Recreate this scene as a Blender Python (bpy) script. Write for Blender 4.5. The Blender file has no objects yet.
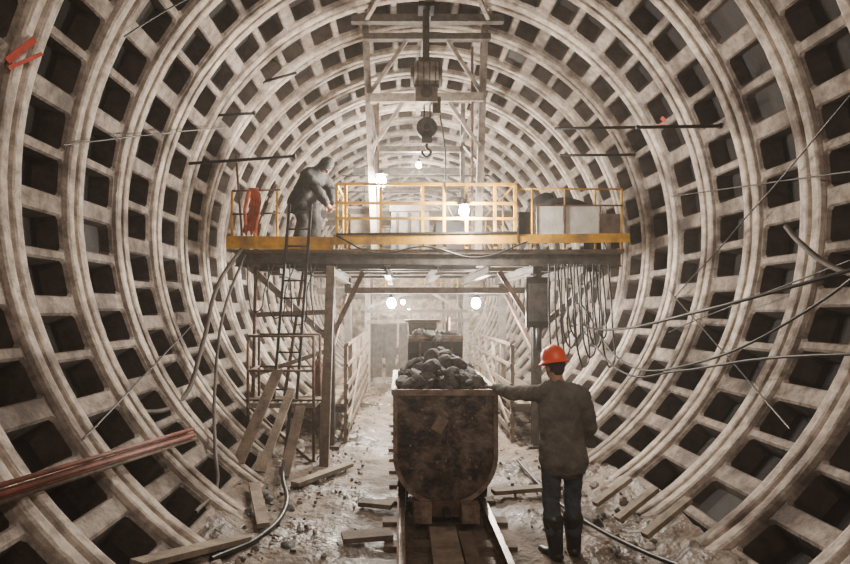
import bpy, bmesh, math, random
from mathutils import Vector, Matrix, noise
random.seed(7)
S = bpy.context.scene
V = Vector
CX, CZ, R = 0.45, 3.33, 3.85      # tunnel axis / rib radius
YEND = 29.5

# ------------------------------------------------------------ materials
def mat(name, c1, c2=None, scale=4, rough=0.8, metal=0.0, bump=0.3, c3=None, bscale=None, lo=0.35, hi=0.65, bdist=.02, wet=False, k3=.27):
    m = bpy.data.materials.new(name); m.use_nodes = True
    nt = m.node_tree; N = nt.nodes; L = nt.links
    b = N['Principled BSDF']
    b.inputs['Roughness'].default_value = rough
    b.inputs['Metallic'].default_value = metal
    c2 = c2 or tuple(x*0.6 for x in c1)
    tc = N.new('ShaderNodeTexCoord')
    n1 = N.new('ShaderNodeTexNoise'); n1.inputs['Scale'].default_value = scale
    n1.inputs['Detail'].default_value = 8; n1.inputs['Roughness'].default_value = 0.65
    L.new(tc.outputs['Object'], n1.inputs['Vector'])
    r = N.new('ShaderNodeValToRGB')
    r.color_ramp.elements[0].position = lo; r.color_ramp.elements[0].color = (*c2, 1)
    r.color_ramp.elements[1].position = hi; r.color_ramp.elements[1].color = (*c1, 1)
    L.new(n1.outputs['Fac'], r.inputs['Fac'])
    out = r.outputs['Color']
    if c3:
        n2 = N.new('ShaderNodeTexNoise'); n2.inputs['Scale'].default_value = scale*k3
        n2.inputs['Detail'].default_value = 7; n2.inputs['Roughness'].default_value = .6
        L.new(tc.outputs['Object'], n2.inputs['Vector'])
        r2 = N.new('ShaderNodeValToRGB')
        r2.color_ramp.elements[0].position = 0.46; r2.color_ramp.elements[0].color = (0, 0, 0, 1)
        r2.color_ramp.elements[1].position = 0.66; r2.color_ramp.elements[1].color = (1, 1, 1, 1)
        L.new(n2.outputs['Fac'], r2.inputs['Fac'])
        mx = N.new('ShaderNodeMixRGB'); mx.inputs['Color2'].default_value = (*c3, 1)
        L.new(r2.outputs['Color'], mx.inputs['Fac']); L.new(out, mx.inputs['Color1'])
        out = mx.outputs['Color']
        if wet:
            mr = N.new('ShaderNodeMapRange'); mr.inputs['From Min'].default_value = .45; mr.inputs['From Max'].default_value = .62
            mr.inputs['To Min'].default_value = .75; mr.inputs['To Max'].default_value = .12
            L.new(n2.outputs['Fac'], mr.inputs['Value']); L.new(mr.outputs[0], b.inputs['Roughness'])
    L.new(out, b.inputs['Base Color'])
    if bump:
        n3 = N.new('ShaderNodeTexNoise'); n3.inputs['Scale'].default_value = bscale or scale*5
        n3.inputs['Detail'].default_value = 6
        L.new(tc.outputs['Object'], n3.inputs['Vector'])
        bp = N.new('ShaderNodeBump'); bp.inputs['Strength'].default_value = bump
        bp.inputs['Distance'].default_value = bdist
        L.new(n3.outputs['Fac'], bp.inputs['Height']); L.new(bp.outputs['Normal'], b.inputs['Normal'])
    return m

def emis(name, col, s):
    m = bpy.data.materials.new(name); m.use_nodes = True
    b = m.node_tree.nodes['Principled BSDF']
    b.inputs['Base Color'].default_value = (*col, 1)
    b.inputs['Emission Color'].default_value = (*col, 1)
    b.inputs['Emission Strength'].default_value = s
    return m

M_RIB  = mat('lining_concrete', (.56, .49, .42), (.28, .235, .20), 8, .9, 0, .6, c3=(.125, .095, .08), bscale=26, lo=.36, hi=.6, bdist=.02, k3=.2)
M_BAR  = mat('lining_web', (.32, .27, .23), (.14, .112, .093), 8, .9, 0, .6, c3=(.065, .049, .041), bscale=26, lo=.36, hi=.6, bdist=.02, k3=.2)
M_SIDE_SHADE = mat('lining_pocket_side_shade', (.070, .050, .040), (.025, .018, .014), 4, .85, 0, .5)  # recess shade put into the dark colour of the pocket sides
M_POCK_SHADE = mat('lining_pocket_shade', (.016, .011, .010), (.005, .004, .0035), 5, .8, 0, .5)  # near-black base colour paints in the shade at the pocket backs
M_MUD  = mat('mud', (.26, .20, .15), (.085, .062, .046), 2.6, .5, 0, 1.0, c3=(.035, .026, .02), bscale=14, bdist=.04, wet=True)
M_ROCK = mat('rock', (.19, .185, .175), (.05, .048, .046), 9, .75, 0, .6)
M_RUST = mat('rusty_steel', (.20, .115, .08), (.07, .042, .032), 8, .7, .3, .3)
M_STEEL= mat('grimy_steel', (.14, .12, .104), (.05, .043, .038), 7, .65, .3, .3)
M_LITE = mat('dusty_steel', (.36, .31, .265), (.15, .125, .105), 7, .7, .1, .2)
M_DARK = mat('black_iron', (.024, .021, .020), (.009, .008, .008), 7, .6, .3, .3)
M_RAIL = mat('rail_steel', (.42, .38, .34), (.20, .17, .15), 12, .35, .8, .1)
M_YEL  = mat('worn_yellow_paint', (.85, .45, .02), (.58, .29, .015), 9, .6, 0, .15, c3=(.24, .14, .05))
M_ORG  = mat('orange_fabric', (.55, .13, .05), (.30, .065, .03), 9, .8, 0, .2)
M_HAT  = mat('orange_hat_plastic', (1.0, .10, .02), (.85, .07, .015), 9, .38, 0, .02)
M_WOOD = mat('dirty_timber', (.20, .145, .105), (.07, .05, .038), 5, .8, 0, .4)
M_WOODL= mat('pale_timber', (.34, .28, .21), (.15, .115, .088), 5, .8, 0, .4)
M_PANEL= mat('pale_panel', (.85, .82, .77), (.58, .54, .49), 5, .7, 0, .2)
M_RUB  = mat('black_rubber', (.03, .027, .025), (.014, .013, .012), 6, .4, 0, .1)
M_HOSE = mat('dusty_hose', (.11, .09, .076), (.05, .04, .034), 6, .7, 0, .1)
M_JACK = mat('grey_jacket_cloth', (.17, .155, .13), (.08, .073, .061), 6, .9, 0, .6, bscale=40)
M_TROU = mat('dark_trouser_cloth', (.08, .09, .112), (.035, .04, .049), 6, .9, 0, .6, bscale=40)
M_DJAC = mat('dark_jacket_cloth', (.020, .018, .018), (.008, .007, .007), 6, .9, 0, .5, bscale=40)
M_SKIN = mat('skin', (.45, .26, .18), (.34, .18, .12), 10, .6, 0, .05)
M_HAIR = mat('dark_hair', (.04, .028, .02), (.02, .015, .01), 40, .7, 0, .4)
M_WAG  = mat('wagon_iron', (.15, .092, .066), (.032, .025, .022), 6, .45, .4, .8, c3=(.25, .19, .15), bscale=12, lo=.44, hi=.62, bdist=.04, k3=.5)
M_WRIM = mat('wagon_rim', (.38, .28, .22), (.13, .085, .062), 9, .6, .25, .4)
M_REDP = mat('red_primer', (.30, .10, .07), (.12, .05, .038), 8, .7, 0, .2)
M_MARK = mat('red_marker_tape', (.55, .06, .03), (.35, .04, .02), 8, .7, 0, 0)
M_BULB = emis('lamp_glass', (1, .97, .91), 600)

# ------------------------------------------------------------ mesh builder
class MB:
    def __init__(s): s.bm = bmesh.new(); s.mats = []
    def mi(s, m):
        if m not in s.mats: s.mats.append(m)
        return s.mats.index(m)
    def face(s, vs, i, sm=False):
        try:
            f = s.bm.faces.new(vs); f.material_index = i; f.smooth = sm
        except ValueError: pass
    def beam(s, p, q, w, h, m, up=V((0, 0, 1))):
        p, q = V(p), V(q); t = (q-p).normalized(); up = V(up)
        if abs(t.dot(up)) > .97: up = V((0, 1, 0))
        a = t.cross(up).normalized()*w/2; b = a.cross(t).normalized()*h/2
        i = s.mi(m); vs = [s.bm.verts.new(c+x*a+y*b) for c in (p, q) for x, y in ((-1, -1), (1, -1), (1, 1), (-1, 1))]
        for f in ((0, 1, 2, 3), (7, 6, 5, 4), (0, 4, 5, 1), (1, 5, 6, 2), (2, 6, 7, 3), (3, 7, 4, 0)):
            s.face([vs[k] for k in f], i)
    def box(s, lo, hi, m):
        x0, y0, z0 = lo; x1, y1, z1 = hi
        s.beam(((x0+x1)/2, y0, (z0+z1)/2), ((x0+x1)/2, y1, (z0+z1)/2), x1-x0, z1-z0, m)
    def ibeam(s, p, q, w, h, m):
        p, q = V(p), V(q); t = (q-p).normalized(); up = V((0, 0, 1)) if abs(t.z) < .9 else V((0, 1, 0))
        a = t.cross(up).normalized(); b = a.cross(t).normalized()
        s.beam(p+b*(h/2-.012), q+b*(h/2-.012), w, .024, m); s.beam(p-b*(h/2-.012), q-b*(h/2-.012), w, .024, m)
        s.beam(p, q, .02, h-.03, m)
    def rod(s, p, q, r, m, n=10, r2=None):
        p, q = V(p), V(q); t = (q-p).normalized(); up = V((0, 0, 1)) if abs(t.z) < .9 else V((0, 1, 0))
        a = t.cross(up).normalized(); b = a.cross(t); i = s.mi(m); r2 = r if r2 is None else r2
        A = [s.bm.verts.new(p+(a*math.cos(k*2*math.pi/n)+b*math.sin(k*2*math.pi/n))*r) for k in range(n)]
        B = [s.bm.verts.new(q+(a*math.cos(k*2*math.pi/n)+b*math.sin(k*2*math.pi/n))*r2) for k in range(n)]
        for k in range(n): s.face([A[k], A[(k+1) % n], B[(k+1) % n], B[k]], i, True)
        s.face(A[::-1], i); s.face(B, i)
    def loft(s, pts, rad, side, m, n=16, caps=True):
        pts = [V(p) for p in pts]; side = V(side); i = s.mi(m)
        rad = [r if isinstance(r, tuple) else (r, r) for r in rad]
        T = []
        for k in range(len(pts)):
            a = pts[max(k-1, 0)]; b = pts[min(k+1, len(pts)-1)]; T.append((b-a).normalized())
        P = list(zip(pts, rad, T))
        if caps:
            p, r, t = P[0]; q = min(r)
            P = [(p-t*q*.92, (r[0]*.38, r[1]*.38), t), (p-t*q*.6, (r[0]*.8, r[1]*.8), t)]+P
            p, r, t = P[-1]; q = min(r)
            P = P+[(p+t*q*.6, (r[0]*.8, r[1]*.8), t), (p+t*q*.92, (r[0]*.38, r[1]*.38), t)]
        rings = []
        for p, r, t in P:
            a = side-t*side.dot(t)
            if a.length < .05: a = V((0, 1, 0))-t*t.y
            a.normalize(); b = t.cross(a)
            rings.append([s.bm.verts.new(p+a*r[0]*math.cos(k*2*math.pi/n)+b*r[1]*math.sin(k*2*math.pi/n)) for k in range(n)])
        for A, B in zip(rings, rings[1:]):
            for k in range(n): s.face([A[k], A[(k+1) % n], B[(k+1) % n], B[k]], i, True)
        s.face(rings[0][::-1], i, True); s.face(rings[-1], i, True)
    def blob(s, c, r, ax, m, n=16, k=10):
        c = V(c); X, Y, Z = ax; i = s.mi(m); rings = []
        for j in range(1, k):
            th = math.pi*j/k
            rings.append([s.bm.verts.new(c+Z*r[2]*math.cos(th)+(X*r[0]*math.cos(2*math.pi*q/n)+Y*r[1]*math.sin(2*math.pi*q/n))*math.sin(th)) for q in range(n)])
        t = s.bm.verts.new(c+Z*r[2]); b = s.bm.verts.new(c-Z*r[2])
        for A, B in zip(rings, rings[1:]):
            for q in range(n): s.face([A[q], B[q], B[(q+1) % n], A[(q+1) % n]], i, True)
        for q in range(n):
            s.face([t, rings[0][q], rings[0][(q+1) % n]], i, True); s.face([b, rings[-1][(q+1) % n], rings[-1][q]], i, True)
    def rock(s, c, r, m, seed):
        g = bmesh.ops.create_icosphere(s.bm, subdivisions=2, radius=1)
        i = s.mi(m); rr = random.Random(seed)
        sc = V((rr.uniform(.7, 1.2), rr.uniform(.7, 1.2), rr.uniform(.5, .9)))*r
        rot = Matrix.Rotation(rr.uniform(0, 6), 3, V((rr.random(), rr.random(), rr.random()+.1)).normalized())
        pl = [(V((rr.gauss(0, 1), rr.gauss(0, 1), rr.gauss(0, 1))).normalized(), rr.uniform(.5, .8)) for _ in range(8)]
        for v in g['verts']:
            p = v.co.copy()
            for n_, d in pl:
                e = p.dot(n_)-d
                if e > 0: p -= n_*e
            v.co = V(c)+rot @ V((p.x*sc.x, p.y*sc.y, p.z*sc.z))
            for f in v.link_faces: f.material_index = i
    def done(s, name, parent=None, recalc=True):
        if recalc: bmesh.ops.recalc_face_normals(s.bm, faces=s.bm.faces)
        me = bpy.data.meshes.new(name); s.bm.to_mesh(me); s.bm.free()
        for m in s.mats: me.materials.append(m)
        o = bpy.data.objects.new(name, me); S.collection.objects.link(o)
        if parent: o.parent = parent
        return o

def empty(name, loc=(0, 0, 0)):
    e = bpy.data.objects.new(name, None); e.empty_display_size = .1; e.location = loc
    S.collection.objects.link(e); return e

def cable(name, pts, r, m, parent=None):
    c = bpy.data.curves.new(name, 'CURVE'); c.dimensions = '3D'; c.bevel_depth = r; c.bevel_resolution = 2; c.resolution_u = 8
    sp = c.splines.new('BEZIER'); sp.bezier_points.add(len(pts)-1)
    for b, p in zip(sp.bezier_points, pts):
        b.co = p; b.handle_left_type = b.handle_right_type = 'AUTO'
    c.materials.append(m)
    o = bpy.data.objects.new(name, c); S.collection.objects.link(o)
    if parent: o.parent = parent
    return o

def wp(th, y, r=R):   # point on the lining, th degrees from +x
    a = math.radians(th); return V((CX+r*math.cos(a), y, CZ+r*math.sin(a)))

# ------------------------------------------------------------ tunnel lining
def lining():
    b = MB(); bm = b.bm; ir, ib, ip, isd = b.mi(M_RIB), b.mi(M_BAR), b.mi(M_POCK_SHADE), b.mi(M_SIDE_SHADE)
    n = 48; pitch = 2*math.pi/n
    def P(a, y, r): return bm.verts.new((CX+r*math.cos(a), y, CZ+r*math.sin(a)))
    rr = random.Random(3)
    for ring in range(-9, 25):
        y0 = 4.95+ring; off = rr.choice((0, 0, .5))*pitch+rr.uniform(-.12, .12)*pitch
        for prof in ([(0, R+.06), (.016, R+.05), (.03, R+.008), (.05, R), (.125, R), (.15, R+.012), (.17, R+.06)],
                     [(.83, R+.06), (.85, R+.012), (.875, R), (.95, R), (.97, R+.008), (.984, R+.05), (1.0, R+.06)]):
            rows = [[P(k*pitch/2+off, y0+y, r+rr.uniform(-.004, .004)) for k in range(2*n)] for y, r in prof]
            for A, B in zip(rows, rows[1:]):
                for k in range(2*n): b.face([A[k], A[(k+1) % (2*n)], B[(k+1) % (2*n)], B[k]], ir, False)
        for c in range(n):
            a0 = c*pitch+off; a1 = a0+pitch
            wa, wb = (.021, .0085) if c % 2 == 0 else (.0085, .021)
            wa += rr.uniform(-.002, .002)
            ya, yb = y0+.17, y0+.83
            r1 = R+.05
            out = [P(a0, ya, r1), P(a1, ya, r1), P(a1, yb, r1), P(a0, yb, r1)]
            def octo(ha, hb, y_a, y_b, r, ca, cy):
                return [P(ha+ca, y_a, r), P(hb-ca, y_a, r), P(hb, y_a+cy, r), P(hb, y_b-cy, r),
                        P(hb-ca, y_b, r), P(ha+ca, y_b, r), P(ha, y_b-cy, r), P(ha, y_a+cy, r)]
            h1 = octo(a0+wa, a1-wb, ya+.012, yb-.012, r1, .008, .03)
            h2 = octo(a0+wa+.005, a1-wb-.005, ya+.035, yb-.035, r1+.03, .009, .035)
            dd = .30+rr.uniform(-.03, .02)
            if rr.random() < .05: dd = rr.uniform(.12, .2)
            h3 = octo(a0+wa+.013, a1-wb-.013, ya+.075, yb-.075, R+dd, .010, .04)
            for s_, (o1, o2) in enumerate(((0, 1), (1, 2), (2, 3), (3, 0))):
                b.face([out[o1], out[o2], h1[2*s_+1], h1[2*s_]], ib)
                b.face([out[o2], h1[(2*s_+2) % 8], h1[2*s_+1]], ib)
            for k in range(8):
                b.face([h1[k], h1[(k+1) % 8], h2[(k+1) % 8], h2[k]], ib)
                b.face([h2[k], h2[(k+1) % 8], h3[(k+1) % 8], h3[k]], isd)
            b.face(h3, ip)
    return b.done('tunnel_lining', recalc=False)
lining()

# working face at the far end
b = MB(); g = bmesh.ops.create_grid(b.bm, x_segments=60, y_segments=60, size=4.3)
b.mi(mat('face_rock', (.40, .33, .26), (.14, .11, .085), 3.5, .9, 0, .8))
for v in b.bm.verts:
    x, z = v.co.x, v.co.y
    v.co = (CX+x, YEND-.7+.45*noise.noise(V((x, z, 0))*1.2)+.15*noise.noise(V((x, z, 3))*4), CZ+z)
b.done('wall_far')

# floor
b = MB(); b.mi(M_MUD); nx, ny = 90, 500
rows = []
for j in range(ny+1):
    y = -3.8+j*(YEND+3.7)/ny; row = []
    for i in range(nx+1):
        x = CX-2.35+4.7*i/nx; e = abs(x-CX)
        z = .035*noise.noise(V((x, y, 0))*1.6)+.03*noise.noise(V((x, y, 5))*6)+.014*noise.noise(V((x, y, 8))*15)
        if e < .75: z = z*.5-.02
        if e > 1.55: z += (e-1.55)**2*.3*(1+.9*noise.noise(V((x, y, 9))*1.1))+.05*abs(noise.noise(V((x, y, 2))*4))
        row.append(b.bm.verts.new((x, y, z)))
    rows.append(row)
for A, B in zip(rows, rows[1:]):
    for i in range(nx): b.face([A[i], A[i+1], B[i+1], B[i]], 0, True)
b.done('floor')

# ------------------------------------------------------------ rail track
b = MB(); TX = .47
for sx in (-.45, .45):
    x = TX+sx
    b.beam((x, -3, .125), (x, 24, .125), .055, .03, M_RAIL)
    b.beam((x, -3, .08), (x, 24, .08), .018, .08, M_RUST)
    b.beam((x, -3, .04), (x, 24, .04), .10, .015, M_RUST)
y = -2.7
while y < 24:
    w = random.uniform(.14, .18); L = random.uniform(.58, .68)
    b.beam((TX-L, y, -.005), (TX+L, y+random.uniform(-.03, .03), -.005), w, .06, M_WOOD); y += .62
b.done('rail_track')
b = MB()
b.beam((.40, 2.5, .062), (.42, 5.62, .062), .26, .045, M_WOODL)
b.beam((.62, 2.5, .062), (.63, 5.5, .062), .13, .04, M_WOOD)
b.done('walkway_plank')
b = MB()
b.beam((-.55, 5.4, .06), (-.08, 5.5, .06), .2, .05, M_WOOD)
b.beam((-.45, 6.4, .06), (-.08, 6.3, .06), .16, .05, M_WOOD)
b.beam((-1.3, 7.0, .08), (-.7, 7.9, .08), .14, .05, M_WOODL)
b.beam((1.1, 6.7, .08), (1.95, 6.9, .08), .13, .05, M_WOODL)
b.done('scrap_timber')

# ------------------------------------------------------------ mine wagon
def wagon(name, y0, L, top, bot, hw, fill, seed):
    e = empty(name, (TX, y0, 0)); b = MB()
    def prof(w, zt, zb):
        pts = [(-w, zt)]; zs = zb+w*.98
        for k in range(0, 25):
            a = math.pi+math.pi*k/24; pts.append((w*math.cos(a), zs+(zs-zb)*math.sin(a)))
        pts.append((w, zt)); return pts
    po = prof(hw, top, bot); pi_ = prof(hw-.03, top, bot+.03); i = b.mi(M_WAG)
    def ring(p, y): return [b.bm.verts.new((x, y, z)) for x, z in p]
    for ya, yb in ((0, .03), (L-.03, L)):
        A = ring(po, ya); B = ring(po, yb)
        b.face(A, i); b.face(B[::-1], i)
        for k in range(len(A)-1): b.face([A[k], A[k+1], B[k+1], B[k]], i)
        b.face([A[-1], A[0], B[0], B[-1]], i)
    A = ring(po, .03); B = ring(po, L-.03); C = ring(pi_, .03); D = ring(pi_, L-.03)
    for k in range(len(A)-1):
        b.face([A[k], B[k], B[k+1], A[k+1]], i, True); b.face([C[k], C[k+1], D[k+1], D[k]], i, True)
    for yy in (-.012, L-.02):
        for (x0, z0), (x1, z1) in zip(po, po[1:]):
            b.beam((x0, yy+.012, z0), (x1, yy+.012, z1), .045, .025, M_WRIM, up=(0, 1, 0))
    for sx in (-1, 1):
        b.beam((sx*(hw+.01), -.02, top), (sx*(hw+.01), L+.02, top), .06, .06, M_WRIM)
        b.beam((sx*hw*.985, L*.35, top), (sx*hw*.985, L*.35, bot+hw*.8), .05, .03, M_RUST)
        b.beam((sx*hw*.985, L*.65, top), (sx*hw*.985, L*.65, bot+hw*.8), .05, .03, M_RUST)
    b.beam((-hw-.03, 0, top), (hw+.03, 0, top), .05, .06, M_WRIM); b.beam((-hw-.03, L, top), (hw+.03, L, top), .05, .06, M_WRIM)
    b.beam((-.10, -.012, top-.40), (-.02, -.012, top-.26), .015, .12, M_WRIM)
    b.beam((.0, -.010, top-.62), (.04, -.010, top-.30), .015, .05, M_RUST)
    q = random.Random(4)
    for k in range(16):
        x = q.uniform(-.42, .42); z = q.uniform(.55, 1.25)
        if (x/.5)**2+max(0, .7-z)**2*3 < .75:
            b.rod((x, -.012, z), (x, .0, z), .011, M_WRIM, 8)
    b.rod((-.25, -.02, bot+.28), (-.25, 0, bot+.28), .02, M_WRIM); b.rod((.25, -.02, bot+.28), (.25, 0, bot+.28), .02, M_WRIM)
    b.done('tub', e)
    b = MB()
    for sx in (-.24, .24):
        b.beam((sx, -.06, bot-.03), (sx, L+.06, bot-.03), .09, .14, M_RUST)
        b.box((sx-.09, -.18, bot-.13), (sx+.09, -.05, bot+.05), M_WRIM)
        b.box((sx-.08, L+.05, bot-.10), (sx+.08, L+.16, bot+.06), M_RUST)
    b.beam((-.34, -.03, bot-.03), (.34, -.03, bot-.03), .06, .15, M_RUST)
    b.rod((0, -.24, bot-.03), (0, 0, bot-.03), .035, M_DARK); b.rod((-.04, -.24, bot-.03), (.04, -.24, bot-.03), .04, M_DARK)
    b.done('chassis', e)
    b = MB()
    for yy in (L*.27, L*.73):
        b.rod((-.5, yy, .28), (.5, yy, .28), .03, M_DARK)
        for sx in (-.45, .45):
            b.rod((sx-.04, yy, .28), (sx+.04, yy, .28), .14, M_DARK, 20)
            b.rod((sx-.06*(1 if sx > 0 else -1)-.01, yy, .28), (sx-.06*(1 if sx > 0 else -1)+.01, yy, .28), .17, M_RUST, 20)
    b.done('wheel_sets', e)
    b = MB(); q = random.Random(seed)
    for k in range(fill):
        x = q.uniform(-hw+.10, hw-.10); yy = q.uniform(.10, L-.12)
        h = .22*(1-(x/hw)**2)*(1.25 if yy > L*.4 else .9)
        b.rock((x, yy, top-.04+h*q.uniform(.3, 1.1)), q.choice((.03, .04, .05, .07, .09, .13)), M_ROCK, seed*1000+k)
    b.rock((-.1, .5, top+.17), .15, M_ROCK, 11); b.rock((.2, .8, top+.22), .16, M_ROCK, 12); b.rock((-.3, 1.1, top+.18), .15, M_ROCK, 15); b.rock((.02, 1.4, top+.28), .15, M_ROCK, 16)
    b.box((-hw+.05, .05, top-.3), (hw-.05, L-.05, top-.02), M_ROCK)
    b.done('muck_load', e)
wagon('mine_wagon', 5.85, 1.9, 1.38, .22, .52, 280, 5)

# loader / second machine behind
e = empty('mucking_machine', (TX+.1, 9.0, 0)); b = MB()
b.box((-.45, 0, .3), (.45, 1.8, .75), M_DARK); b.box((-.40, .1, .75), (.40, 1.5, 1.15), M_STEEL)
for sx in (-.4, .4):
    b.beam((sx, .3, 1.0), (sx, .15, 1.72), .09, .07, M_RUST)
b.rod((-.36, .35, 1.2), (.36, .35, 1.2), .16, M_DARK, 20); b.rod((-.2, -.02, 1.1), (-.2, .1, 1.1), .09, M_STEEL, 18)
b.rod((.2, -.02, 1.1), (.2, .1, 1.1), .09, M_STEEL, 18)
w_, i = .42, b.mi(M_DARK)
pr = [(0.5, 1.42), (.3, 1.34), (.15, 1.35), (.05, 1.42), (0, 1.55), (.02, 1.72), (.06, 1.80)]
for (y_a, z_a), (y_b, z_b) in zip(pr, pr[1:]): b.beam((0, y_a, z_a), (0, y_b, z_b), 2*w_, .03, M_DARK, up=(0, .7, .7))
for sx in (-w_, w_):
    vs = [b.bm.verts.new((sx, y_, z_)) for y_, z_ in pr]; b.face(vs, i)
    b.beam((sx, .06, 1.80), (sx, .5, 1.42), .04, .05, M_RUST)
b.beam((-.44, .05, 1.80), (.44, .05, 1.80), .05, .06, M_WRIM)
for x in (-.25, 0, .25): b.beam((x, -.02, 1.40), (x, -.02, 1.78), .04, .03, M_RUST)
for yy in (.35, 1.4):
    for sx in (-.46, .44): b.rod((sx-.04, yy, .3), (sx+.04, yy, .3), .16, M_DARK, 18)
b.box((-.42, 1.3, 1.15), (.1, 1.75, 2.0), M_STEEL); b.box((-.36, 1.27, 1.5), (.04, 1.3, 1.9), M_DARK); b.beam((-.48, 1.5, 2.03), (.16, 1.5, 2.03), .55, .05, M_STEEL, up=(0, 0, 1))
b.rod((.3, 1.3, 1.1), (.3, 1.3, 2.1), .04, M_RUST)
b.done('machine_body', e)
b = MB()
for k in range(40):
    b.rock((random.uniform(-.34, .34), random.uniform(.05, .45), 1.74+random.uniform(-.06, .12)), random.uniform(.05, .11), M_ROCK, 900+k)
b.done('bucket_load', e)

# ------------------------------------------------------------ gantry platform
G = empty('work_platform', (0, 9, 3.2))
def gdone(b, n):
    o = b.done(n); o.parent = G; o.matrix_parent_inverse = Matrix.Translation((0, -9, -3.2)); return o
XL, XR, YF, YB = -2.72, 3.62, 9.0, 12.4
b = MB()
y = YF
while y < YB:
    b.beam((XL+.05, y+.1, 3.17), (XR-.05, y+.1, 3.17), .185, .05, M_WOOD); y += .2
gdone(b, 'deck_boards')
b = MB()
for yy in (YF+.05, YF+1.2, YF+2.3, YB-.1): b.ibeam((XL+.1, yy, 3.03), (XR-.1, yy, 3.03), .12, .22, M_STEEL)
for x in (-1.9, -1.1, -.2, .6, 1.4, 2.1, 2.9): b.ibeam((x, YF-.08, 2.86), (x, YB, 2.86), .10, .16, M_STEEL)
b.beam((-.9, YF+.3, 2.55), (2.35, YF+.3, 2.55), .14, .10, M_LITE)
b.beam((-.9, YF+2.6, 2.62), (2.2, YF+2.6, 2.62), .14, .12, M_LITE)
b.beam((-2.2, YF-.02, 2.93), (1.2, YF-.05, 2.90), .05, .08, M_DARK)
gdone(b, 'underframe')
b = MB()
b.beam((XL-.02, YF-.06, 3.30), (-1.05, YF-.06, 3.28), .03, .20, M_YEL)
b.beam((-1.05, YF-.08, 3.34), (1.84, YF-.08, 3.36), .03, .17, M_YEL)
b.beam((1.86, YF-.06, 3.35), (XR, YF-.06, 3.37), .03, .14, M_YEL)
b.beam((-1.0, YF-.1, 3.42), (1.84, YF-.1, 3.45), .05, .03, M_DARK)
gdone(b, 'toe_boards')
b = MB()
for x in (-1.0, -.86, -.30, .36, .70, 1.05, 1.5, 1.82): b.beam((x, YF-.04, 3.2), (x, YF-.04, 4.22), .045, .045, M_YEL)
for z in (4.22, 3.92, 3.68): b.beam((-1.0, YF-.05, z), (1.82, YF-.05, z-.01), .035, .042, M_YEL)
b.rod((.36, YF-.04, 4.22), (.36, YF+.9, 4.22), .018, M_YEL); b.rod((-1, YF-.04, 4.22), (-1, YF+3, 4.22), .018, M_YEL); b.rod((1.82, YF, 4.22), (1.82, YF+3, 4.22), .018, M_YEL)
for yy in (1, 2, 3):
    for x in (-1, 1.82): b.rod((x, YF+yy, 3.2), (x, YF+yy, 4.22), .018, M_YEL)
for x in (XL+.05, -2.3, -1.95): b.rod((x, YF, 3.2), (x, YF, 4.12), .02, M_YEL)
for z in (4.12, 3.75): b.rod((XL+.05, YF, z), (-1.9, YF, z+.02), .016, M_RUST)
b.rod((XL+.2, YF+.1, 3.2), (XL+.1, YF+.05, 4.7), .02, M_RUST); b.rod((-2.5, YF+.3, 3.2), (-2.0, YF+.1, 4.3), .015, M_RUST)
for x in (2.1, 2.62, 3.1, 3.52): b.rod((x, YF, 3.2), (x, YF, 4.15), .018, M_YEL)
b.rod((1.82, YF, 4.15), (3.52, YF, 4.15), .015, M_YEL)
gdone(b, 'guard_rails')
b = MB()
b.beam((1.88, YF+.02, 3.58), (2.14, YF+.02, 3.58), .03, .42, M_DARK)
b.beam((2.16, YF-.03, 3.62), (2.58, YF-.03, 3.62), .03, .50, M_PANEL); b.beam((2.62, YF-.03, 3.62), (3.14, YF-.03, 3.62), .03, .50, M_PANEL)
b.beam((3.18, YF+.02, 3.58), (3.5, YF+.02, 3.58), .02, .36, M_LITE)
for x0, x1 in ((2.14, 2.60), (2.60, 3.16), (3.16, 3.52)):
    b.beam((x0, YF-.05, 3.88), (x1, YF-.05, 3.88), .03, .025, M_RUST); b.beam((x0, YF-.05, 3.4), (x0, YF-.05, 3.88), .02, .02, M_RUST)
gdone(b, 'side_panels')
b = MB()
b.ibeam((-1.12, YF+.15, 0), (-1.12, YF+.15, 2.95), .14, .14, M_STEEL)
b.ibeam((2.2, YF+.15, 0), (2.2, YF+.15, 2.95), .14, .14, M_STEEL)
b.ibeam((-1.12, YB-.2, 0), (-1.12, YB-.2, 2.95), .14, .14, M_STEEL); b.ibeam((2.2, YB-.2, 0), (2.2, YB-.2, 2.95), .14, .14, M_STEEL)
b.beam((3.45, YF+.1, 3.0), (2.22, YF+.15, 1.9), .10, .10, M_LITE); b.beam((-2.5, YF+.1, 3.0), (-1.14, YF+.15, 1.75), .07, .10, M_LITE)
b.beam((-1.12, YF+.15, 1.75), (-.6, YF+.2, 2.85), .06, .08, M_RUST); b.beam((2.2, YF+.15, 1.9), (1.6, YF+.15, 2.85), .06, .08, M_RUST)
b.beam((-1.12, YF+.15, 1.5), (-1.12, YB-.2, 2.7), .06, .07, M_RUST); b.beam((2.2, YF+.15, 1.5), (2.2, YB-.2, 2.7), .06, .07, M_RUST)
b.rod((-2.35, YF+.05, .75), (-2.3, YF+.05, 2.95), .03, M_RUST); b.rod((-1.95, YF+.3, .45), (-1.55, YF+.2, 2.95), .03, M_RUST)
b.beam((-2.4, YF+.1, 2.15), (-1.1, YF+.1, 2.2), .04, .08, M_WOOD); b.beam((-2.3, YF+.12, 1.2), (-1.1, YF+.12, 1.6), .04, .07, M_WOODL)
for x in (-1.12, 2.2):
    b.box((x-.15, YF+.0, 0), (x+.15, YF+.3, .06), M_STEEL); b.box((x-.15, YB-.35, 0), (x+.15, YB-.05, .06), M_STEEL)
gdone(b, 'legs_and_braces')

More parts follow.
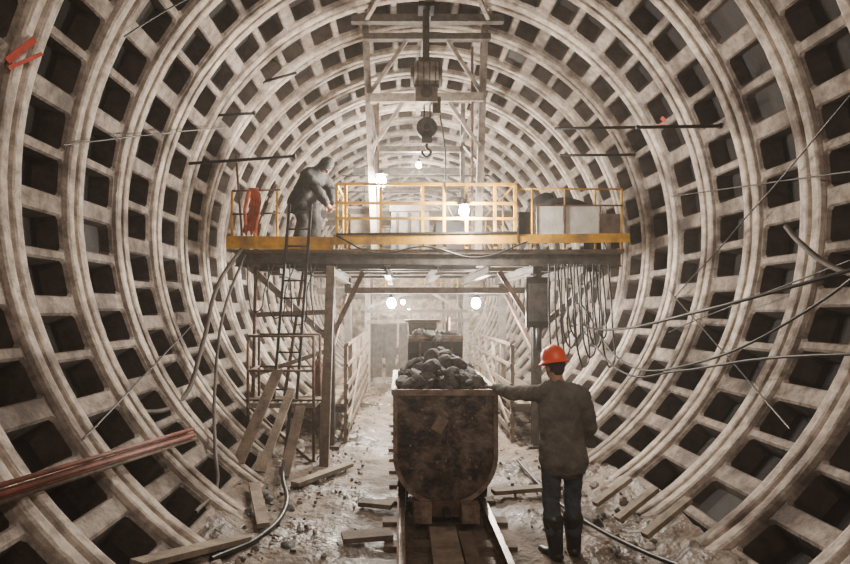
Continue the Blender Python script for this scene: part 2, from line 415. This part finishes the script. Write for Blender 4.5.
# lifting frame above deck
F = empty('hoist_frame', (0, 9.5, 3.2)); b = MB()
b.beam((-.42, 9.5, 3.2), (-.58, 9.5, 7.0), .11, .13, M_LITE); b.beam((1.30, 9.5, 3.2), (1.42, 9.5, 6.98), .11, .13, M_LITE)
b.beam((-.36, 9.42, 3.2), (-.36, 9.42, 5.7), .03, .03, M_RUST)
b.beam((1.2, 9.42, 3.2), (1.2, 9.42, 6.6), .04, .04, M_RUST)
b.beam((-.5, 9.42, 5.74), (1.38, 9.42, 5.76), .12, .14, M_LITE)
b.beam((-.60, 9.4, 6.75), (1.5, 9.4, 6.75), .12, .10, M_STEEL); b.beam((-.8, 9.3, 7.0), (1.7, 9.3, 7.0), .12, .12, M_STEEL)
for (p, q) in (((-.44, 9.42, 4.95), (.05, 9.42, 5.68)), ((1.32, 9.42, 4.95), (.82, 9.42, 5.68)), ((-.52, 9.42, 5.8), (.1, 9.42, 6.7)), ((1.38, 9.42, 5.8), (.8, 9.42, 6.7))):
    b.beam(p, q, .06, .06, M_LITE)
b.beam((.43, 7.6, 6.9), (.43, 13.5, 6.9), .12, .04, M_STEEL); b.beam((.43, 7.6, 6.98), (.43, 13.5, 6.98), .02, .16, M_STEEL)
for x in (-.55, 1.4):
    b.beam((x, 9.5, 6.0), (x, 12.6, 6.0), .08, .1, M_LITE); b.beam((x*.98, 12.6, 3.2), (x, 12.6, 6.9), .1, .1, M_LITE)
    b.beam((x, 9.5, 4.6), (x, 12.6, 5.9), .05, .06, M_STEEL)
b.beam((-.55, 12.6, 5.8), (1.4, 12.6, 5.8), .1, .12, M_LITE); b.beam((-.55, 12.6, 4.9), (1.4, 12.6, 4.95), .08, .08, M_LITE)
b.beam((-.6, 9.42, 7.0), (-.15, 8.0, 6.9), .06, .06, M_LITE); b.beam((1.5, 9.42, 7.0), (1.0, 8.0, 6.9), .06, .06, M_LITE)
o = b.done('frame_members'); o.parent = F; o.matrix_parent_inverse = Matrix.Translation((0, -9.5, -3.2))

H = empty('electric_winch', (.40, 8.7, 5.62)); b = MB()
b.beam((0, 0, .45), (0, 0, 1.30), .10, .07, M_STEEL); b.beam((-.12, 0, .42), (.12, 0, .42), .16, .08, M_STEEL)
b.box((-.12, -.15, 1.20), (.12, .15, 1.28), M_DARK)
b.rod((-.18, 0, .2), (.18, 0, .2), .21, M_LITE, 20); b.rod((.18, 0, .2), (.24, 0, .2), .15, M_STEEL, 20); b.rod((-.24, 0, .2), (-.18, 0, .2), .15, M_STEEL, 20)
for k in range(4): b.rod((-.14+.09*k, 0, .2), (-.125+.09*k, 0, .2), .222, M_STEEL, 20)
b.box((-.17, -.14, -.24), (.17, .14, .10), M_LITE); b.box((-.19, -.16, -.04), (.19, -.13, .02), M_STEEL)
b.rod((0, -.16, -.1), (0, -.13, -.1), .09, M_STEEL, 16)
b.box((.10, -.1, -.40), (.22, .1, -.15), M_STEEL)
b.rod((-.03, 0, -.22), (-.03, 0, -.5), .012, M_DARK); b.rod((.06, 0, -.22), (.06, 0, -.5), .012, M_DARK)
b.rod((.01, -.05, -.60), (.01, .05, -.60), .16, M_STEEL, 20); b.rod((.01, -.07, -.60), (.01, .07, -.60), .05, M_DARK, 12)
b.box((-.07, -.05, -.84), (.09, .05, -.66), M_STEEL)
b.done('winch_body', H)
cable('hook', [(.01, 0, -.82), (.01, 0, -.90), (.07, 0, -.97), (.02, 0, -1.04), (-.05, 0, -1.0), (-.06, 0, -.95)], .022, M_DARK, H)
cable('pendant_cable', [(.2, 0, -.3), (.3, .1, -.9), (.35, .3, -1.7), (.45, .4, -1.9)], .012, M_RUB, H)

# equipment on the deck
b = MB()
b.box((-.15, 9.7, 3.2), (.5, 10.5, 3.98), M_STEEL); b.box((-.18, 9.68, 3.92), (.53, 10.52, 4.02), M_STEEL)
for x in (-.05, .15, .35): b.beam((x, 9.69, 3.25), (x, 9.69, 3.9), .04, .03, M_DARK)
b.done('mortar_bin')
b = MB()
b.box((.62, 9.8, 3.26), (1.18, 10.8, 3.75), M_DARK); b.rod((.75, 9.9, 4.0), (1.1, 9.9, 4.0), .2, M_STEEL, 18)
b.rod((.9, 9.9, 3.7), (.9, 9.9, 4.1), .1, M_STEEL); b.box((.60, 9.75, 3.2), (1.2, 10.85, 3.27), M_RUST); b.rod((1.15, 9.85, 3.7), (1.15, 9.85, 4.3), .03, M_RUST)
b.done('grout_pump')
b = MB()
b.box((-.9, 9.9, 3.2), (-.35, 10.3, 4.0), M_DARK); b.box((-.86, 9.86, 3.3), (-.4, 9.9, 3.9), M_STEEL); b.beam((-.92, 10.1, 4.02), (-.33, 10.1, 4.02), .42, .04, M_STEEL)
b.rod((-.7, 10.1, 4.02), (-.7, 10.1, 4.2), .03, M_DARK)
b.done('electrical_cabinet')
b = MB()
g = bmesh.ops.create_grid(b.bm, x_segments=40, y_segments=30, size=.5); b.mi(M_DJAC)
for v in b.bm.verts:
    x, y = v.co.x, v.co.y; r = max(0, 1-(abs(2*x)**2.5)*.9-(abs(2*y)**2.5)*.3)
    v.co = (2.7+x*1.45, 9.75+y, 3.2+.95*r**.6*(1+.35*noise.noise(V((x*3.5, y*4, 1)))))
for f in b.bm.faces: f.smooth = True
b.done('tarpaulin_heap')
# orange coat hung over the left rail
b = MB(); i = b.mi(M_ORG); nX, nZ = 12, 24
for side in (0, 1):
    rows = []
    for j in range(nZ+1):
        t = j/nZ; wdt = .07+.035*t
        rows.append([b.bm.verts.new((-2.32+(k/nX*2-1)*wdt+.03*math.sin(t*5), 9.0+(.03 if side else -.035)+.022*math.sin(k*1.9+t*2)*(1 if side else -1)*t, 4.14-t*(.70+.05*math.sin(k*1.3) if not side else .5))) for k in range(nX+1)])
    for A, B in zip(rows, rows[1:]):
        for k in range(nX): b.face([A[k], A[k+1], B[k+1], B[k]], i, True)
b.rod((-2.39, 9.0, 4.135), (-2.25, 9.0, 4.135), .035, M_ORG, 12)
b.loft([(-2.39, 8.95, 4.08), (-2.45, 8.94, 3.8), (-2.44, 8.94, 3.6)], [.035, .03, .026], (1, 0, 0), M_ORG, 10)
b.done('orange_work_coat', recalc=False)

# second and third gantries further in
def rear(name, Y, full):
    b = MB()
    for x in (-.9, 1.85):
        b.beam((x, Y, 0), (x, Y, 6.2), .14, .14, M_LITE); b.beam((x, Y+1.7, 0), (x, Y+1.7, 6.2), .14, .14, M_LITE)
        b.beam((x, Y, 1.1), (x, Y+1.7, 2.4), .06, .08, M_LITE)
    for z in (2.75, 4.9, 6.1):
        b.beam((-2.3 if z < 6 else -1.3, Y, z), (3.2 if z < 6 else 2.2, Y, z), .12, .16, M_STEEL); b.beam((-2.3 if z < 6 else -1.3, Y+1.7, z), (3.2 if z < 6 else 2.2, Y+1.7, z), .12, .14, M_LITE)
    for z in (2.85, 5.0):
        for k in range(7): b.beam((-2.2, Y+.1+k*.25, z), (3.1, Y+.1+k*.25, z), .2, .04, M_WOODL)
    b.beam((-.9, Y-.05, 5.0), (.4, Y-.05, 6.1), .06, .06, M_LITE); b.beam((1.85, Y-.05, 5.0), (.5, Y-.05, 6.1), .06, .06, M_LITE)
    for z in (5.5, 5.95): b.rod((-1.6, Y-.1, z), (2.5, Y-.1, z), .02, M_STEEL)
    for z in (3.3, 3.7): b.rod((-2.2, Y-.1, z), (3.1, Y-.1, z), .02, M_YEL)
    for x in (-2.0, -.4, .7, 1.6, 2.8): b.rod((x, Y-.1, 2.85), (x, Y-.1, 3.8), .02, M_YEL)
    b.beam((-.9, Y-.1, 2.3), (.2, Y-.1, 2.7), .05, .08, M_LITE); b.beam((1.85, Y-.1, 2.1), (.9, Y-.1, 2.7), .05, .08, M_LITE)
    if full:
        b.beam((-.9, Y-.1, 1.9), (1.85, Y-.1, 1.95), .06, .1, M_WOOD); b.beam((-.9, Y-.1, 2.2), (1.85, Y-.1, 2.2), .06, .08, M_STEEL)
        for x in (-.6, -.2, .3, .8, 1.3): b.beam((x, Y-.08, 1.95), (x+.05, Y-.08, 2.7), .05, .07, M_WOOD)
    for x in (-.7, -.3, .1): b.beam((x, Y+1.4, .2), (x+.03, Y+1.4, 2.0), .3, .05, M_STEEL)
    b.done(name)
rear('rear_gantry', 15.8, True)
rear('rear_gantry.001', 22.5, False)
b = MB()
b.box((1.1, 18.3, .0), (1.7, 19.0, .9), M_DARK); b.box((1.15, 18.28, .3), (1.65, 18.3, .8), M_STEEL)
b.rod((1.4, 18.6, .9), (1.4, 18.6, 1.3), .12, M_STEEL, 14); b.rod((1.2, 18.5, 1.1), (1.6, 18.5, 1.1), .06, M_RUST)
b.done('compressor')

# side walkways below the platform
for sx, nm in ((-1, 'side_walkway'), (1, 'side_walkway.001')):
    b = MB(); xi = -.92 if sx < 0 else 1.9; xo = xi+sx*.85
    b.beam(((xi+xo)/2, 9.6, .62), ((xi+xo)/2, 15.5, .62), .85, .05, M_WOODL)
    for k in range(7):
        y = 9.6+k*.98
        b.beam((xi, y, 0), (xi, y, 1.65), .06, .06, M_WOODL); b.beam((xo, y, .25), (xo, y, .62), .06, .06, M_WOODL)
        b.beam((xi, y, .55), (xo, y, .55), .06, .08, M_STEEL)
    for z in (.2, .45, .7, .95, 1.3, 1.65): b.beam((xi-sx*.04, 9.5, z), (xi-sx*.04, 15.5, z+.03), .03, .09 if z < 1 else .05, M_WOOD if z < 1.4 else M_RUST)
    b.beam((xi-sx*.06, 9.6, .3), (xi-sx*.06, 12.5, 1.2), .03, .07, M_WOODL)
    b.done(nm)

# lower left landing + ladder
b = MB()
x0, x1, y0, y1, z0 = -2.2, -1.25, 8.2, 8.85, .85
for k in range(9): b.beam((x0+k*.118, y0, z0), (x0+k*.118, y1, z0), .03, .03, M_STEEL)
for y in (y0, y1): b.beam((x0, y, z0), (x1, y, z0), .05, .07, M_LITE)
for x in (x0, x1): b.beam((x, y0, z0), (x, y1, z0), .05, .07, M_LITE)
for x, y, zb in ((x0, y0, .60), (x1, y0, 0), (x0, y1, .60), (x1, y1, 0)):
    b.rod((x, y, zb), (x, y, 1.85), .022, M_RUST)
for z in (1.35, 1.85):
    b.rod((x0, y0, z), (x1, y0, z), .018, M_RUST); b.rod((x0, y0, z), (x0, y1, z), .018, M_RUST); b.rod((x0, y1, z), (x1, y1, z), .018, M_RUST)
b.rod((x1, y0, 0), (x0, y0, .85), .02, M_RUST); b.beam((x0-.1, y0+.3, .89), (x1+.1, y0+.3, .89), .2, .03, M_WOOD)
b.done('access_landing')
b = MB()
for dx in (0, .34): b.beam((-1.86+dx, 8.35, .92), (-1.74+dx, 8.93, 3.9), .04, .055, M_DARK)
for k in range(11):
    t = (k+.5)/11; p = V((-1.86, 8.35, .92)).lerp(V((-1.74, 8.93, 3.9)), t); b.rod(p, p+V((.34, 0, 0)), .015, M_DARK)
b.done('steel_ladder')
b = MB()
b.beam((-1.08, 8.05, 0), (-1.08, 8.85, 2.9), .13, .11, M_WOOD)
b.done('timber_prop')
b = MB()
b.beam((-2.0, 7.0, .34), (-1.75, 8.1, 1.35), .16, .03, M_WOOD); b.beam((-1.75, 7.1, .2), (-1.55, 8.12, 1.1), .12, .03, M_WOODL); b.beam((-1.5, 7.3, .08), (-1.42, 8.14, .85), .14, .03, M_WOOD)
b.done('leaning_boards')
b = MB()
b.rod((-1.35, 9.4, .62), (-1.35, 9.4, 1.3), .11, M_REDP, 16); b.rod((-1.35, 9.4, 1.3), (-1.35, 9.4, 1.42), .11, M_REDP, 16, .04); b.rod((-1.35, 9.4, 1.42), (-1.35, 9.4, 1.48), .03, M_DARK)
b.done('gas_cylinder')

# pipes, poles, cables
b = MB()
for k, (dx, dz) in enumerate(((0, 0), (.02, .055), (.05, .11), (.10, .02), (.12, .075))):
    b.rod((-2.28+dx, 6.25-.07*k, .84+dz), (-2.58+dx, 3.3, 1.04+dz), .018, M_REDP if k != 3 else M_WOOD, 8)
b.done('pipe_bundle')
poles = [((-3.3, 9.0, 5.3), (-2.3, 8.9, 5.32)), ((-3.05, 8.2, 4.35), (-1.5, 8.0, 4.40)), ((2.4, 8.8, 5.05), (3.72, 8.9, 5.1)), ((2.7, 9.6, 4.85), (3.95, 9.6, 4.86)), ((-1.75, 9.6, 6.25), (-2.3, 9.6, 6.1)), ((3.0, 7.2, 4.55), (4.1, 7.3, 4.6))]
for k, (p, q) in enumerate(poles):
    b = MB(); b.rod(p, q, .022, M_DARK); b.rod(q, V(q)+(V(q)-V(p)).normalized()*.03, .035, M_DARK); b.done('bracket_pole' + ('' if k == 0 else '.%03d' % k))
def C(n, pts, r=.018, m=M_HOSE): cable(n, pts, r, m)
C('supply_hose', [(-2.5, 8.95, 3.2), (-2.7, 8.4, 2.6), (-2.72, 7.8, 1.75), (-2.72, 7.0, 1.1), (-2.95, 6.0, 1.15), (-3.1, 5.0, 1.35), (-3.1, 3.6, 1.4)], .03)
C('supply_hose.001', [(-2.45, 8.95, 3.1), (-2.55, 8.2, 2.2), (-2.45, 7.5, 1.2), (-2.15, 6.6, .55), (-2.0, 6.2, .32), (-1.95, 5.4, .3)], .022)
C('floor_cable', [(-1.55, 8.1, 1.0), (-1.58, 7.9, .4), (-1.45, 7.0, .2), (-1.25, 6.2, .08), (-1.35, 5.4, .06), (-1.6, 4.8, .12)], .026, M_RUB)
C('floor_cable.001', [(1.7, 8.2, .06), (1.75, 6.8, .06), (1.85, 5.9, .08), (2.1, 5.0, .12), (2.3, 4.2, .25)], .022, M_RUB)
C('power_cable', [(3.9, 4.6, 2.62), (3.3, 6.2, 2.22), (2.95, 8, 1.95), (2.8, 9.2, 2.0)], .018, M_RUB)
C('power_cable.001', [(2.9, 9.0, 2.3), (3.1, 7.8, 1.5), (3.4, 6.6, 1.6), (3.85, 5.2, 2.3), (3.98, 4.4, 2.9)], .014, M_RUB)
C('power_cable.002', [(2.9, 9.0, 1.9), (3.15, 8.0, 1.35), (3.35, 6.8, 1.5), (3.6, 5.6, 1.75), (3.8, 4.4, 1.9)], .014, M_RUB)
C('wall_hose', [(4.02, 5.9, 3.1), (3.95, 5.6, 2.9), (3.98, 5.2, 2.62), (4.02, 4.8, 2.5), (4.05, 4.3, 2.45)], .026)
def wire(k, a0, y0, a1, y1, sag):
    pts = []
    for j in range(9):
        t = j/8; pts.append(wp(a0+(a1-a0)*t, y0+(y1-y0)*t, R-.03-.02*abs(math.sin(t*9.42))-sag*math.sin(math.pi*t)))
    C('signal_wire'+('' if k == 0 else '.%03d' % k), pts, .009, M_RUB)
for k, T in enumerate(((152, 6.0, 95, 8.3, .0), (35, 6.0, 85, 8.3, .0), (172, 5.6, 150, 9.3, .05), (215, 4.8, 200, 8.6, .03), (-35, 5.2, -12, 8.8, .06), (15, 5.0, -14, 8.6, .08), (2, 4.8, 10, 8.8, .05), (-8, 4.8, -22, 8.4, .06))):
    wire(k, *T)
for k in range(9):
    x = 2.35+.10*k
    C('hanging_cable'+('' if k == 0 else '.%03d' % k), [(x, 8.95, 2.95), (x-.05, 8.75, 2.2+.05*(k % 3)), (x+.02, 8.7, 1.45+.13*(k % 4)), (x+.1, 8.75, 1.35+.15*(k % 4)), (x+.16, 8.85, 2.1), (x+.14, 8.95, 2.95)], .014, M_RUB)
for k in range(4):
    x = -2.4+.33*k
    C('hanging_rope'+('' if k == 0 else '.%03d' % k), [(x, 8.92, 2.95), (x+.06, 8.8, 2.4-.2*(k % 2)), (x+.15, 8.8, 2.2-.1*k), (x+.3, 8.85, 2.6), (x+.42, 8.92, 2.95)], .011, M_RUB)
C('deck_cable', [(-1.0, 8.9, 3.4), (-.4, 8.85, 3.12), (.4, 8.85, 3.22), (1.2, 8.85, 3.05), (2.0, 8.9, 3.3)], .014, M_RUB)
b = MB()
b.box((2.0, 8.98, 1.95), (2.38, 9.05, 2.75), M_DARK); b.box((2.04, 8.95, 2.05), (2.34, 8.98, 2.65), M_STEEL); b.rod((2.2, 9.0, 1.6), (2.2, 9.0, 1.95), .04, M_DARK)
b.done('switch_box')
b = MB()
for (p, q, w) in (((-2.0, 4.3, .30), (-1.45, 5.3, .10), .16), ((-1.7, 6.6, .2), (-1.35, 5.6, .1), .12), ((2.15, 5.6, .16), (2.62, 5.8, .40), .08), ((2.1, 6.1, .14), (2.55, 6.3, .36), .08), ((2.2, 5.1, .2), (2.7, 5.3, .46), .08)):
    b.beam(p, q, w, .05, M_WOODL)
b.done('loose_planks')
b = MB()
for k in range(1100):
    sx = random.choice((-1, 1)); y = random.uniform(3.5, 17); e = random.uniform(.9, 2.15) if k % 2 else random.uniform(1.5, 2.1)
    r_ = random.choice((.015, .02, .02, .03, .04, .07))
    if e < 1.5: r_ = min(r_, .03)
    b.rock((CX+sx*e, y, .015+max(0, e-1.55)**2*.3), r_, M_ROCK if k % 3 else M_RIB, 3000+k)
b.done('floor_rubble')
for k, (th, y, dx, L_) in enumerate(((165.5, 4.68, 1, 4.5), (26, 8.3, -1, 1.0))):
    b = MB(); p = wp(th, y, R-.03); q = wp(th-L_*dx, y+.05*L_, R-.03)
    b.beam(p, q, .012, .05, M_MARK); b.beam(p+V((0, .02, -.05)), q+V((0, .1, -.08)), .01, .03, M_MARK)
    b.done('marker_ribbon'+('' if k == 0 else '.%03d' % k))

# ------------------------------------------------------------ lamps
def lamp(k, p, e, r=.05, col=(1, .89, .75)):
    p = V(p); E = empty('work_or_fill_lamp'+('' if k == 0 else '.%03d' % k), p); b = MB()
    X, Y, Z = V((1, 0, 0)), V((0, 1, 0)), V((0, 0, 1))
    b.blob((0, 0, 0), (r, r, r*1.2), (X, Y, Z), M_BULB); b.done('bulb', E)
    b = MB(); b.rod((0, 0, r*1.1), (0, 0, r*1.1+.09), r*.5, M_DARK)
    b.rod((0, 0, r*1.15), (0, 0, r*1.15+.03), r*1.4, M_DARK, 14, r*.6); b.done('socket', E)
    L = bpy.data.lights.new('lamp_light', 'POINT'); L.energy = e; L.color = col; L.shadow_soft_size = .09
    o = bpy.data.objects.new('lamp_light', L); S.collection.objects.link(o); o.parent = E; o.location = (0, -.20, -.12)
lamp(0, (-.31, 9.25, 4.33), 600, .085)
lamp(1, (1.0, 8.85, 3.78), 320, .075)
lamp(2, (-.16, 10.8, 2.36), 520, .085)
lamp(3, (1.42, 10.6, 2.36), 520, .085)
lamp(4, (.45, 13.6, 5.7), 800, .06)  # this and the following lamps are unseen, added to brighten the far tunnel
lamp(5, (-.2, 14.2, 2.35), 450, .06)
lamp(6, (.9, 19.4, 5.6), 800, .07)
lamp(7, (.1, 19.2, 2.5), 520, .07)
lamp(8, (.8, 26.4, 5.4), 900, .07)
lamp(9, (.4, 26.4, 2.2), 600, .07)
def add_fill(n, p, e, size=.5, col=(1, .83, .71)):  # unseen fill light added near the camera to brighten the foreground
    E = empty(n, p); L = bpy.data.lights.new('fill_light', 'POINT'); L.energy = e; L.shadow_soft_size = size; L.color = col
    o = bpy.data.objects.new('fill_light', L); S.collection.objects.link(o); o.parent = E
    b = MB(); b.box((-.25, -.55, -.2), (.25, -.5, .2), M_DARK); b.rod((0, -.52, .2), (0, -.52, .9), .02, M_DARK); b.done('fill_housing', E)  # invented casing for the added fill light
add_fill('added_fill', (-.2, 1.4, 4.5), 120, .2)
add_fill('added_fill.001', (1.5, .9, 3.9), 150, .2)

# ------------------------------------------------------------ people
tex = bpy.data.textures.new('cloth_folds', 'CLOUDS'); tex.noise_scale = .09; tex.noise_depth = 3
def cloth(o, vox, disp=.018, sm=3):
    m = o.modifiers.new('fuse', 'REMESH'); m.mode = 'VOXEL'; m.voxel_size = vox; m.use_smooth_shade = True
    s = o.modifiers.new('smooth', 'SMOOTH'); s.iterations = sm; s.factor = .5
    if disp:
        d = o.modifiers.new('folds', 'DISPLACE'); d.texture = tex; d.strength = disp; d.mid_level = .5; d.texture_coords = 'LOCAL'
def hand(E, w, d, nrm, sidev, name, curl=.5):
    b = MB(); d = V(d).normalized(); n = V(nrm); n = (n-d*n.dot(d)).normalized(); s = V(sidev); s = d.cross(n)*(1 if d.cross(n).dot(s) > 0 else -1)
    w = V(w)
    b.loft([w-d*.03, w+d*.02, w+d*.06, w+d*.095], [(.027, .021), (.034, .018), (.041, .016), (.040, .014)], s, M_SKIN)
    for k, (o_, L) in enumerate(((.031, .072), (.011, .082), (-.010, .076), (-.030, .060))):
        p = w+d*.09+s*o_; pts = [p]; dd = (d+s*o_*3).normalized(); a = curl*(.5+.12*k)
        for f in (.45, .32, .26):
            dd = (dd*math.cos(a)+n*math.sin(a)).normalized(); p = p+dd*L*f; pts.append(p)
        b.loft(pts, [.0098, .0092, .0085, .007], s, M_SKIN, 8)
    p = w+d*.03+s*.03
    b.loft([p, p+(s*.7+d*.7+n*.2).normalized()*.035, p+(s*.5+d*.8+n*.3).normalized()*.068, p+(s*.4+d*.85+n*.5).normalized()*.09], [.013, .0115, .010, .008], n, M_SKIN, 8)
    o = b.done(name, E); cloth(o, .0055, 0, 1)
def figure(name, org, yaw, J, jm, tm, hat=M_HAT, sc=1.0, hands=None, vox=.014, hood=False, bulk=1.0):
    E = empty(name, org); E.rotation_euler = (0, 0, yaw); E.scale = (sc, sc, sc)
    J = {k: V(v) for k, v in J.items()}
    lat = (J['shR']-J['shL']).normalized()
    K = lambda L_: [(a*bulk, b_*bulk) for a, b_ in L_]
    b = MB()
    for q in 'LR':
        h, k, a = J['hip'+q], J['kne'+q], J['ank'+q]
        b.loft([h+(J['pelvis']-h)*.2, h.lerp(k, .35), h.lerp(k, .75), k, k.lerp(a, .35), k.lerp(a, .66)],
               K([(.10, .105), (.094, .10), (.082, .088), (.076, .08), (.078, .082), (.078, .08)]), lat, tm)
    u = (J['waist']-J['pelvis']).normalized()
    b.loft([J['pelvis']-u*.06, J['pelvis']+u*.02, J['waist']], K([(.155, .11), (.165, .12), (.15, .11)]), lat, tm)
    o = b.done('trousers', E); cloth(o, vox, .034)
    b = MB()
    for q in 'LR':
        k, a, t = J['kne'+q], J['ank'+q], J['toe'+q]; f = (t-a); f.z = 0; f.normalize(); sd = f.cross(V((0, 0, 1)))
        b.loft([k.lerp(a, .42), k.lerp(a, .45), k.lerp(a, .7), a+V((0, 0, .02)), a-V((0, 0, .04))], [.092, .090, .074, .064, .062], sd, M_RUB)
        b.loft([a-f*.045-V((0, 0, .045)), a+f*.04-V((0, 0, .04)), a+f*.11-V((0, 0, .05)), a+f*.18-V((0, 0, .052))], [(.045, .036), (.050, .044), (.054, .036), (.046, .03)], sd, M_RUB)
    o = b.done('rubber_boots', E); cloth(o, .011, 0, 2)
    b = MB(); c = J['chest']; nk = J['neck']
    lowj = J['pelvis']-u*.12
    b.loft([lowj, J['pelvis'], J['waist'], J['waist'].lerp(c, .5), c, c.lerp(nk, .5), c.lerp(nk, .85)],
           K([(.212, .155), (.205, .15), (.19, .14), (.195, .14), (.205, .14), (.18, .118), (.09, .085)]), lat, jm, 20, True)
    b.loft([J['shL'], J['shL'].lerp(nk, .5)-V((0, 0, -.005)), nk-(nk-c).normalized()*.02, J['shR'].lerp(nk, .5), J['shR']], [.072, .07, .075, .07, .072], (0, 1, 0), jm)
    b.loft([nk-(nk-c)*.1, nk+(J['head']-nk)*.2], [.078, .07], lat, jm)
    for q in 'LR':
        s_, e_, w_ = J['sh'+q], J['elb'+q], J['wri'+q]
        b.loft([s_, s_.lerp(e_, .3), s_.lerp(e_, .75), e_, e_.lerp(w_, .3), e_.lerp(w_, .97)], K([(.078, .078), (.076, .076), (.068, .068), (.064, .064), (.062, .062), (.051, .051)]), (0, 0, 1) if abs((e_-s_).normalized().z) < .8 else (0, 1, 0), jm)
    o = b.done('jacket', E); cloth(o, vox, .04, 2)
    f = V(J['look']).normalized(); up = (J['head']-nk).normalized(); f = (f-up*f.dot(up)).normalized(); sd = f.cross(up)
    hc = J['head']; b = MB(); ax = (sd, f, up)
    b.blob(hc+up*.025-f*.01, (.076, .095, .095), ax, M_SKIN)
    b.loft([hc+up*.02+f*.03, hc-up*.04+f*.045, hc-up*.085+f*.05], [(.066, .05), (.058, .045), (.036, .03)], sd, M_SKIN)
    b.loft([nk-up*.03, hc-up*.04-f*.01], [(.058, .058), (.056, .06)], sd, M_SKIN)
    b.loft([hc+up*.025+f*.09, hc-up*.005+f*.108, hc-up*.018+f*.10], [.009, .014, .013], sd, M_SKIN, 8)
    b.loft([hc-up*.045-sd*.02+f*.092, hc-up*.045+f*.096, hc-up*.045+sd*.02+f*.092], [.006, .008, .006], up, M_SKIN, 8)
    for q in (-1, 1):
        b.blob(hc+sd*q*.079+up*.0-f*.008, (.010, .020, .032), ax, M_SKIN, 10, 8)
        b.blob(hc+sd*q*.03+up*.035+f*.078, (.02, .012, .008), ax, M_SKIN, 8, 6)
    o = b.done('head', E); cloth(o, .0075, 0, 1)
    b = MB()
    for q in (-1, 1): b.blob(hc+sd*q*.03+up*.016+f*.086, (.012, .008, .007), ax, M_DARK, 8, 6)
    b.done('eyes', E)
    b = MB(); b.blob(hc+up*.03-f*.022, (.081, .092, .095), ax, M_HAIR); b.loft([hc-up*.02-f*.06, hc-up*.055-f*.05], [(.06, .035), (.045, .025)], sd, M_HAIR); b.done('hair', E)
    if hat and not hood:
        b = MB(); i = b.mi(hat); n = 28; base = hc+up*.045-f*.005; rings = []
        for (r, z) in ((1.0, -.008), (1.22, -.010), (1.23, -.002), (1.02, .012), (1.0, .03), (.97, .06), (.88, .092), (.70, .118), (.42, .136), (.15, .142)):
            rg = []
            for k in range(n):
                a = 2*math.pi*k/n; pe = 1+(.10*max(0, math.sin(a)) if r > 1.1 else 0)
                rg.append(b.bm.verts.new(base+sd*.104*r*math.cos(a)+f*.125*r*pe*math.sin(a)+up*z*1.08))
            rings.append(rg)
        for A, B in zip(rings, rings[1:]):
            for k in range(n): b.face([A[k], A[(k+1) % n], B[(k+1) % n], B[k]], i, True)
        b.face(rings[-1], i, True)
        b.loft([base+up*.10-f*.085, base+up*.150-f*.03, base+up*.155+f*.03, base+up*.10+f*.09], [(.013, .008)]*4, sd, hat, 8)
        b.done('hard_hat', E)
    if hood:
        b = MB(); b.blob(hc+up*.02-f*.02, (.105, .115, .13), ax, jm); b.loft([hc-up*.03-f*.04, nk], [(.09, .08), (.10, .08)], sd, jm); o = b.done('hood', E); cloth(o, vox, .012)
    for q, (nrm, sv, cu) in (hands or {}).items():
        w_ = J['wri'+q]; hand(E, w_+(w_-J['elb'+q]).normalized()*.02, (w_-J['elb'+q]), nrm, sv, 'hand_'+('left' if q == 'L' else 'right'), cu)
    return E

figure('worker', (1.46, 5.12, .0), 0, dict(
    pelvis=(.01, 0, .95), waist=(.0, .01, 1.08), chest=(-.01, .02, 1.31), neck=(-.03, .03, 1.49), head=(-.045, .06, 1.645), look=(-.35, 1, -.15),
    shL=(-.195, .03, 1.425), elbL=(-.39, .29, 1.385), wriL=(-.48, .57, 1.40),
    shR=(.175, .0, 1.415), elbR=(.245, -.01, 1.14), wriR=(.215, .17, .93),
    hipL=(-.085, 0, .92), kneL=(-.085, .03, .50), ankL=(-.07, -.07, .09), toeL=(-.15, .10, .03),
    hipR=(.10, 0, .92), kneR=(.11, .05, .50), ankR=(.115, .03, .09), toeR=(.15, .2, .03)), M_JACK, M_TROU, sc=1.035, vox=.012,
    hands={'L': ((0, .1, -1), (1, .3, 0), .35), 'R': ((-1, 0, 0), (0, 1, 0), .6)})

figure('worker.001', (-1.5, 9.35, 3.2), 0, dict(
    pelvis=(-.08, .05, .86), waist=(-.02, .0, .97), chest=(.10, -.10, 1.14), neck=(.20, -.17, 1.25), head=(.30, -.24, 1.29), look=(.7, -.4, -.9),
    shL=(.20, .02, 1.20), elbL=(.36, -.06, .95), wriL=(.40, -.16, .74), shR=(.02, -.24, 1.16), elbR=(.16, -.30, .92), wriR=(.30, -.26, .72),
    hipL=(-.02, .12, .84), kneL=(.1, .12, .46), ankL=(.0, .16, .09), toeL=(.18, .12, .03),
    hipR=(-.14, -.03, .84), kneR=(-.08, -.08, .46), ankR=(-.18, -.02, .09), toeR=(.0, -.06, .03)), M_DJAC, M_DJAC, hood=True, vox=.018, sc=1.04, bulk=1.3,
    hands={'L': ((0, -1, 0), (1, 0, 0), .8), 'R': ((0, -1, 0), (-1, 0, 0), .8)})

# ------------------------------------------------------------ world & camera
w = bpy.data.worlds.new('World'); S.world = w; w.use_nodes = True; nt = w.node_tree
nt.nodes['Background'].inputs[0].default_value = (.6, .48, .42, 1); nt.nodes['Background'].inputs[1].default_value = .1
vs = nt.nodes.new('ShaderNodeVolumeScatter'); vs.inputs['Density'].default_value = .0035; vs.inputs['Color'].default_value = (1, .93, .84, 1); vs.inputs['Anisotropy'].default_value = .5
nt.links.new(vs.outputs[0], nt.nodes['World Output'].inputs['Volume'])
cam = bpy.data.cameras.new('camera'); cam.sensor_width = 36; cam.lens = 24
cam.shift_x = 25/850; cam.shift_y = 28/850
co = bpy.data.objects.new('camera', cam); S.collection.objects.link(co)
co.location = (0, 0, 2.23); co.rotation_euler = (math.radians(90), 0, 0); S.camera = co
